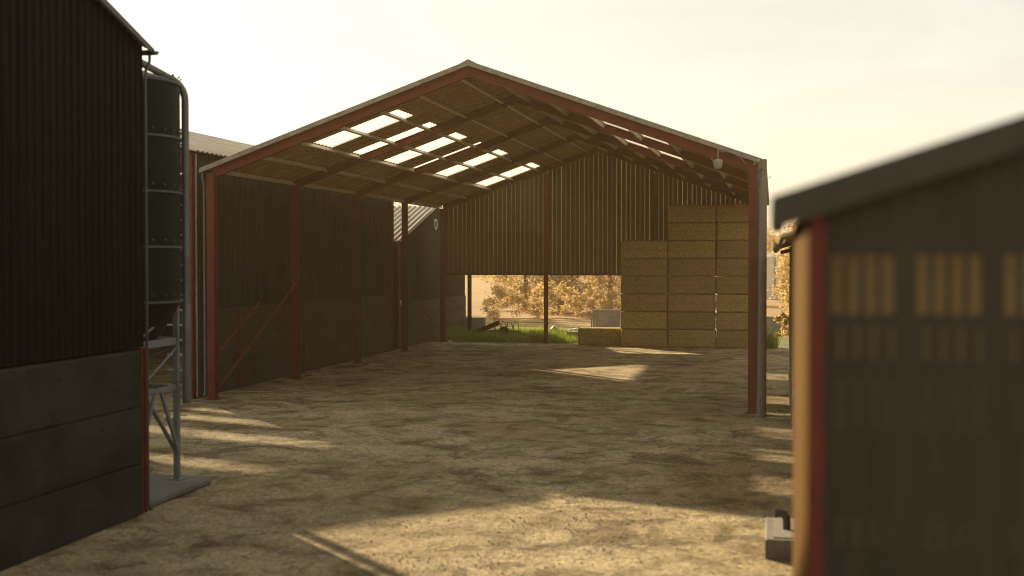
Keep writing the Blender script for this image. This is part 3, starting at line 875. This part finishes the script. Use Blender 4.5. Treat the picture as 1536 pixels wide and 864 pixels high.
tag(link_mesh(rock((-11.93, 68.15, .60), .19, 2, .9), 'white_sack', M['white'], smooth=True), 'crumpled white sack lying on the level rusty girder', 'sack')
tag(link_mesh(MB().box(-11.0, -10.25, 66.6, 67.1, 0, .5, .03), 'concrete_block', M['block']), 'grey concrete block in the grass just left of the low bale', 'block')
tag(link_mesh(rock((-11.05, 69.4, .12), .48, 5, .9), 'stone_heap', M['stone'], smooth=True), 'pale heap of stone behind the grey block left of the low bale', 'stone heap')
for c, r, sd, lb in (((-16.95, 64.2, .03), .13, 8, 'small pale stone at the foot of the far left barn column'),):
    tag(link_mesh(rock(c, r, sd), 'stone', M['stone'], smooth=True), lb, 'stone')

# far pale tank between the pole and the low shed
tk = thing('storage_tank', (-.75, 140, 0), 'pale upright tank far off in the haze beside the pole', 'tank')
part(MB().lathe((-.75, 140, 0), [(1.3, 0), (1.3, 4.5), (1.34, 4.52), (1.34, 4.62), (.5, 5.0)], 32), 'shell', M['tank'], tk, True)
part(MB().tube([(.2, 139.0, 0), (.2, 139.0, 4.9)], .06, 8), 'pipe', M['grey_pipe'], tk)

# ------------------------------------------------------------------ plants
def blades(area, n, hmin, hmax, wid, seed, dens=None):
    rn = random.Random(seed); mb = MB(); vs, fs = [], []
    k = 0
    while k < n:
        x, y = rn.uniform(area[0], area[1]), rn.uniform(area[2], area[3])
        d = .5 + .5 * noise.noise((x * .45, y * .45, seed))
        if dens and rn.random() > dens(x, y): k += 1; continue
        if rn.random() > .35 + d: k += 1; continue
        h = rn.uniform(hmin, hmax) * (.55 + .9 * d) ; a = rn.uniform(0, 2 * math.pi); w = wid * rn.uniform(.6, 1.3)
        lx, ly = rn.gauss(0, .32) * h, rn.gauss(0, .32) * h
        o = len(vs); ca, sa = math.cos(a) * w / 2, math.sin(a) * w / 2
        vs += [(x - ca, y - sa, 0), (x + ca, y + sa, 0), (x + ca * .7 + lx * .4, y + sa * .7 + ly * .4, h * .6), (x - ca * .7 + lx * .4, y - sa * .7 + ly * .4, h * .6), (x + lx, y + ly, h)]
        fs += [(o, o + 1, o + 2, o + 3), (o + 3, o + 2, o + 4)]
        k += 1
    return mb.add(vs, fs)
tag(link_mesh(blades((-18.0, -9.9, 64.9, 70.5), 17000, .18, .60, .022, 4), 'long_grass', M['grass']), 'uncut long green grass behind the open barn', 'grass', kind='stuff')
tag(link_mesh(blades((-24.0, 6, 70.5, 73.2), 2600, .10, .45, .02, 9), 'rough_grass', M['grass']), 'thin rough grass along the wire fence', 'grass', kind='stuff')
tag(link_mesh(blades((-17.2, -9.8, 66.5, 70.8), 420, .55, .95, .018, 14), 'tall_weeds', M['grass']), 'scattered tall weeds standing out of the long grass', 'weeds', kind='stuff')
tus = blades((-.9, .25, 62.6, 64.2), 900, .5, .95, .03, 11, lambda x, y: max(0, 1 - ((x + .25) / .65) ** 2 - ((y - 63.4) / .8) ** 2))
tag(link_mesh(tus, 'grass_tussock', M['grass']), 'bushy green grass tussock beyond the utility pole', 'grass tussock')

def crown(center, rad, n_cl, n_leaf, leaf, seed, hollow=.45, floor=None):
    rn = random.Random(seed); vs, fs = [], []
    cx, cy, cz = center; rx, ry, rz = rad
    for c in range(n_cl):
        while True:
            p = V((rn.gauss(0, 1), rn.gauss(0, 1), rn.gauss(0, 1))).normalized()
            if p.z > -.75: break
        q = rn.uniform(hollow, 1.0) ** .6 * (1 + .25 * noise.noise(p * 1.8 + V((seed, 0, 0))))
        cc = V((cx + p.x * rx * q, cy + p.y * ry * q, cz + p.z * rz * q))
        cr = rn.uniform(.16, .30) * (rx + rz) / 2
        for i in range(n_leaf):
            d = V((rn.gauss(0, .5), rn.gauss(0, .5), rn.gauss(0, .42))) * cr
            pos = cc + d
            if floor is not None and pos.z < floor: continue
            a = V((rn.uniform(-1, 1), rn.uniform(-1, 1), rn.uniform(-.6, .6))).normalized() * leaf * rn.uniform(.6, 1.3)
            b = a.cross(V((rn.uniform(-1, 1), rn.uniform(-1, 1), rn.uniform(-1, 1)))).normalized() * a.length * .55
            o = len(vs)
            vs += [pos - a, pos + b, pos + a, pos - b]
            fs += [(o, o + 1, o + 2, o + 3)]
    return MB().add(vs, fs)

def tree(x, y, h, rx, label, seed, low=.1, n_cl=120, n_leaf=110, leaf=.12, group='trees in the haze behind the barn'):
    t = thing('broadleaf_tree', (x, y, 0), label, 'tree', group)
    rn = random.Random(seed + 50)
    tr = MB()
    tr.tube([(x, y, 0), (x + .1, y, h * .25), (x - .08, y + .1, h * .5), (x, y, h * .8)], [.26, .2, .14, .05], 9)
    for i in range(7):
        a = rn.uniform(0, 6.28); z0 = h * rn.uniform(.2, .55); L = rx * rn.uniform(.55, .85)
        tr.tube([(x, y, z0), (x + math.cos(a) * L * .5, y + math.sin(a) * L * .5, z0 + L * .35), (x + math.cos(a) * L, y + math.sin(a) * L, z0 + L * .8)], [.1, .06, .025], 6)
    part(tr, 'trunk', M['bark'], t, True)
    part(crown((x, y, h * .38), (rx, rx, h * .62), n_cl, n_leaf, leaf, seed, floor=.25), 'crown', M['leaf'], t)
tree(-20.8, 104, 9.6, 3.0, 'leafy tree partly hidden at the left edge of the back opening', 1)
tree(-17.2, 101, 8.6, 2.7, 'rounded tree low to the ground, left of the centre back post', 2, .04)
tree(-29.5, 96, 10.4, 3.3, 'tree whose crown shows above the gabled shed roof', 3)
tree(-35.5, 97, 9.8, 3.2, 'tree just left of the crown above the gabled shed', 4)
tree(-14.3, 110, 8.8, 2.5, 'narrower tree right behind the centre back post', 5, .05)
tree(-11.2, 128, 8.4, 3.2, 'fainter tree standing right of the centre back post', 6, .06)
tree(2.6, 92, 7.8, 2.2, 'bright-edged tree far behind the low shed wall', 8, .06)
tree(-1.5, 175, 9.5, 4.5, 'faint distant tree above the pale tank', 9, .06)
for (x, y, h, w_, sd, lb) in ((-19.6, 90, 2.6, 1.7, 41, 'low golden bush at the left end of the back opening'),
                          (-16.3, 91.5, 2.9, 2.0, 42, 'broad golden bush under the trees left of the centre back post'),
                          (-13.4, 93, 2.4, 1.8, 43, 'small golden bush directly behind the centre back post'),
                          (-10.6, 100, 2.8, 2.1, 44, 'hazy golden bush behind the taller grey concrete wall')):
    tag(link_mesh(crown((x, y, h * .42), (w_, w_, h * .56), 40, 80, .09, sd, floor=.02), 'hedge_bush', M['leaf']), lb, 'bush', 'golden bushes beyond the fence')
bu = crown((.45, 66.5, .95), (.42, .6, .9), 14, 70, .09, 21)
tag(link_mesh(bu, 'sunlit_shrub', M['leaf']), 'thin sunlit shrub in front of the low shed end', 'shrub')
# loose stones and straw on the yard
def gravel(n, seed):
    rn = random.Random(seed); vs, fs = [], []
    k = 0
    while k < n:
        y = 14.5 + 24 * rn.random() ** 1.5; x = rn.uniform(-11 if y > 20 else -10.6, .4)
        d = .5 + .9 * noise.noise((x * .55, y * .55, 4.2)) + .5 * noise.noise((x * 2.1, y * 2.1, 1.2))
        if rn.random() > d: continue
        k += 1
        q = rn.random(); sz = .006 + .012 * q + (.018 * rn.random() if q > .93 else 0)
        a = rn.uniform(0, 6.28); ca, sa = math.cos(a), math.sin(a)
        o = len(vs)
        for px, py, pz in ((1, 0, .2), (.2, .8, .25), (-.9, .3, .15), (-.4, -.8, .2), (.15, .1, .95)):
            px *= rn.uniform(.7, 1.2); py *= rn.uniform(.7, 1.2)
            vs.append((x + sz * (px * ca - py * sa), y + sz * (px * sa + py * ca), .003 + sz * pz * rn.uniform(.8, 1.1)))
        fs += [(o, o + 1, o + 4), (o + 1, o + 2, o + 4), (o + 2, o + 3, o + 4), (o + 3, o, o + 4)]
    return MB().add(vs, fs)
M['gravel'] = weathered('loose_gravel', (.42, .34, .22), (.24, .18, .105), 9, .9)
tag(link_mesh(gravel(26000, 5), 'loose_gravel', M['gravel']), 'loose grit and small stones scattered over the yard', 'gravel', kind='stuff')
rn = random.Random(77); vs, fs = [], []
for i in range(2600):
    y = 62.8 - abs(rn.gauss(0, 1.6)); x = rn.gauss(-5.5, 3.0)
    if not -11 < x < -.5: continue
    a = rn.uniform(0, 6.28); L = rn.uniform(.05, .16); w_ = rn.uniform(.006, .012); z = .008 + rn.random() * .02
    ca, sa = math.cos(a), math.sin(a); o = len(vs)
    vs += [(x - sa * w_, y + ca * w_, z), (x + sa * w_, y - ca * w_, z), (x + ca * L, y + sa * L, z + rn.random() * .03)]
    fs.append((o, o + 1, o + 2))
tag(link_mesh(MB().add(vs, fs), 'straw_litter', M['straw']), 'loose straw dropped on the floor before the bale stacks', 'straw litter', kind='stuff')
# far wood on the horizon
rn = random.Random(31); vs, fs = [], []
wood = MB()
for i in range(150):
    a = R_(rn.uniform(-52, 34)); d = rn.uniform(300, 380)
    x, y = math.sin(a) * d, math.cos(a) * d
    h = rn.uniform(7, 12) * (1 + .3 * noise.noise((x * .01, y * .01, 3)))
    c = crown((x, y, h * .52), (h * .55, h * .5, h * .52), 22, 16, 1.0, 100 + i)
    wood.add(c.v, c.f)
tag(link_mesh(wood, 'distant_wood', M['leaf']), 'distant belt of trees along the hazy horizon', 'wood', kind='stuff')

# ------------------------------------------------------------------ air
hm = bpy.data.materials.new('warm_haze'); hm.use_nodes = True
nt = hm.node_tree; nt.nodes.clear()
out = nn(nt, 'ShaderNodeOutputMaterial'); pv = nn(nt, 'ShaderNodeVolumePrincipled')
pv.inputs['Color'].default_value = (.95, .70, .37, 1)
pv.inputs['Density'].default_value = .0009
pv.inputs['Anisotropy'].default_value = .1
nt.links.new(pv.outputs[0], out.inputs['Volume'])
hz = MB().box(-910, 910, -310, 1210, -1.2, 17.5)
tag(link_mesh(hz, 'haze', hm), 'warm hazy air over the whole farmyard', 'haze', kind='stuff')

# ------------------------------------------------------------------ light
EL, AZ = R_(22), R_(-45)
sv = V((math.sin(AZ) * math.cos(EL), math.cos(AZ) * math.cos(EL), math.sin(EL)))
sun = bpy.data.lights.new('sun', 'SUN'); sun.energy = 5.0; sun.angle = R_(.8); sun.color = (1, .80, .52)
so = bpy.data.objects.new('sun', sun); COL.objects.link(so)
so.rotation_euler = sv.to_track_quat('Z', 'Y').to_euler(); so.location = sv * 120
w = bpy.data.worlds.new('World'); sc.world = w; w.use_nodes = True
nt = w.node_tree
bg = nt.nodes['Background']
sky = nn(nt, 'ShaderNodeTexSky', sky_type='NISHITA')
sky.sun_disc = False; sky.sun_elevation = EL; sky.sun_rotation = AZ % (2 * math.pi)
sky.air_density = 1.2; sky.dust_density = .8; sky.ozone_density = .6; sky.altitude = 0
hsv = nn(nt, 'ShaderNodeHueSaturation'); hsv.inputs['Saturation'].default_value = .45
nt.links.new(sky.outputs[0], hsv.inputs['Color'])
tint = mixc(nt, 1.0, hsv.outputs[0], (1.06, 1.0, .84), 'MULTIPLY')
# thin high veil of evening haze and faint wisps over the clear sky
tc = nn(nt, 'ShaderNodeTexCoord'); mp = nn(nt, 'ShaderNodeMapping')
mp.inputs['Scale'].default_value = (1.6, 1.6, 7.0); mp.inputs['Rotation'].default_value = (.12, .08, .4)
nt.links.new(tc.outputs['Generated'], mp.inputs['Vector'])
wisp = noise_tex(nt, mp.outputs[0], 2.2, 7, .6, .5)
veil = ramp(nt, wisp, [(.32, (.79, .78, .685)), (.5, (.87, .86, .765)), (.68, (.97, .96, .87))])
veil = mixc(nt, 1.0, veil, (4.6, 4.6, 4.6), 'MULTIPLY')
tint = mixc(nt, .64, tint, veil)
nt.links.new(tint, bg.inputs['Color'])
bg.inputs['Strength'].default_value = .077

# ------------------------------------------------------------------ camera
cam = bpy.data.cameras.new('camera'); co = bpy.data.objects.new('camera', cam); COL.objects.link(co)
co.location = (0, 0, 4.48)
co.rotation_euler = (R_(90) - math.atan(44 / 1860), 0, R_(11.9))
cam.sensor_width = 36; cam.lens = 36 * 1860 / 1536
cam.clip_start = .1; cam.clip_end = 5000
cam.dof.use_dof = True; cam.dof.focus_distance = 46
cam.dof.aperture_fstop = (cam.lens / 1000) / .065
sc.camera = co
sc.cycles.pixel_filter_type = 'BLACKMAN_HARRIS'; sc.cycles.filter_width = 1.05

sc.view_settings.view_transform = 'Standard'; sc.view_settings.look = 'None'
sc.view_settings.exposure = 1.3; sc.view_settings.gamma = 1
sc.cycles.use_denoising = True
try: sc.cycles.denoiser = 'OPENIMAGEDENOISE'
except Exception: pass
sc.cycles.max_bounces = 8; sc.cycles.transparent_max_bounces = 12; sc.cycles.volume_bounces = 1
sc.cycles.use_adaptive_sampling = True; sc.cycles.adaptive_threshold = .01
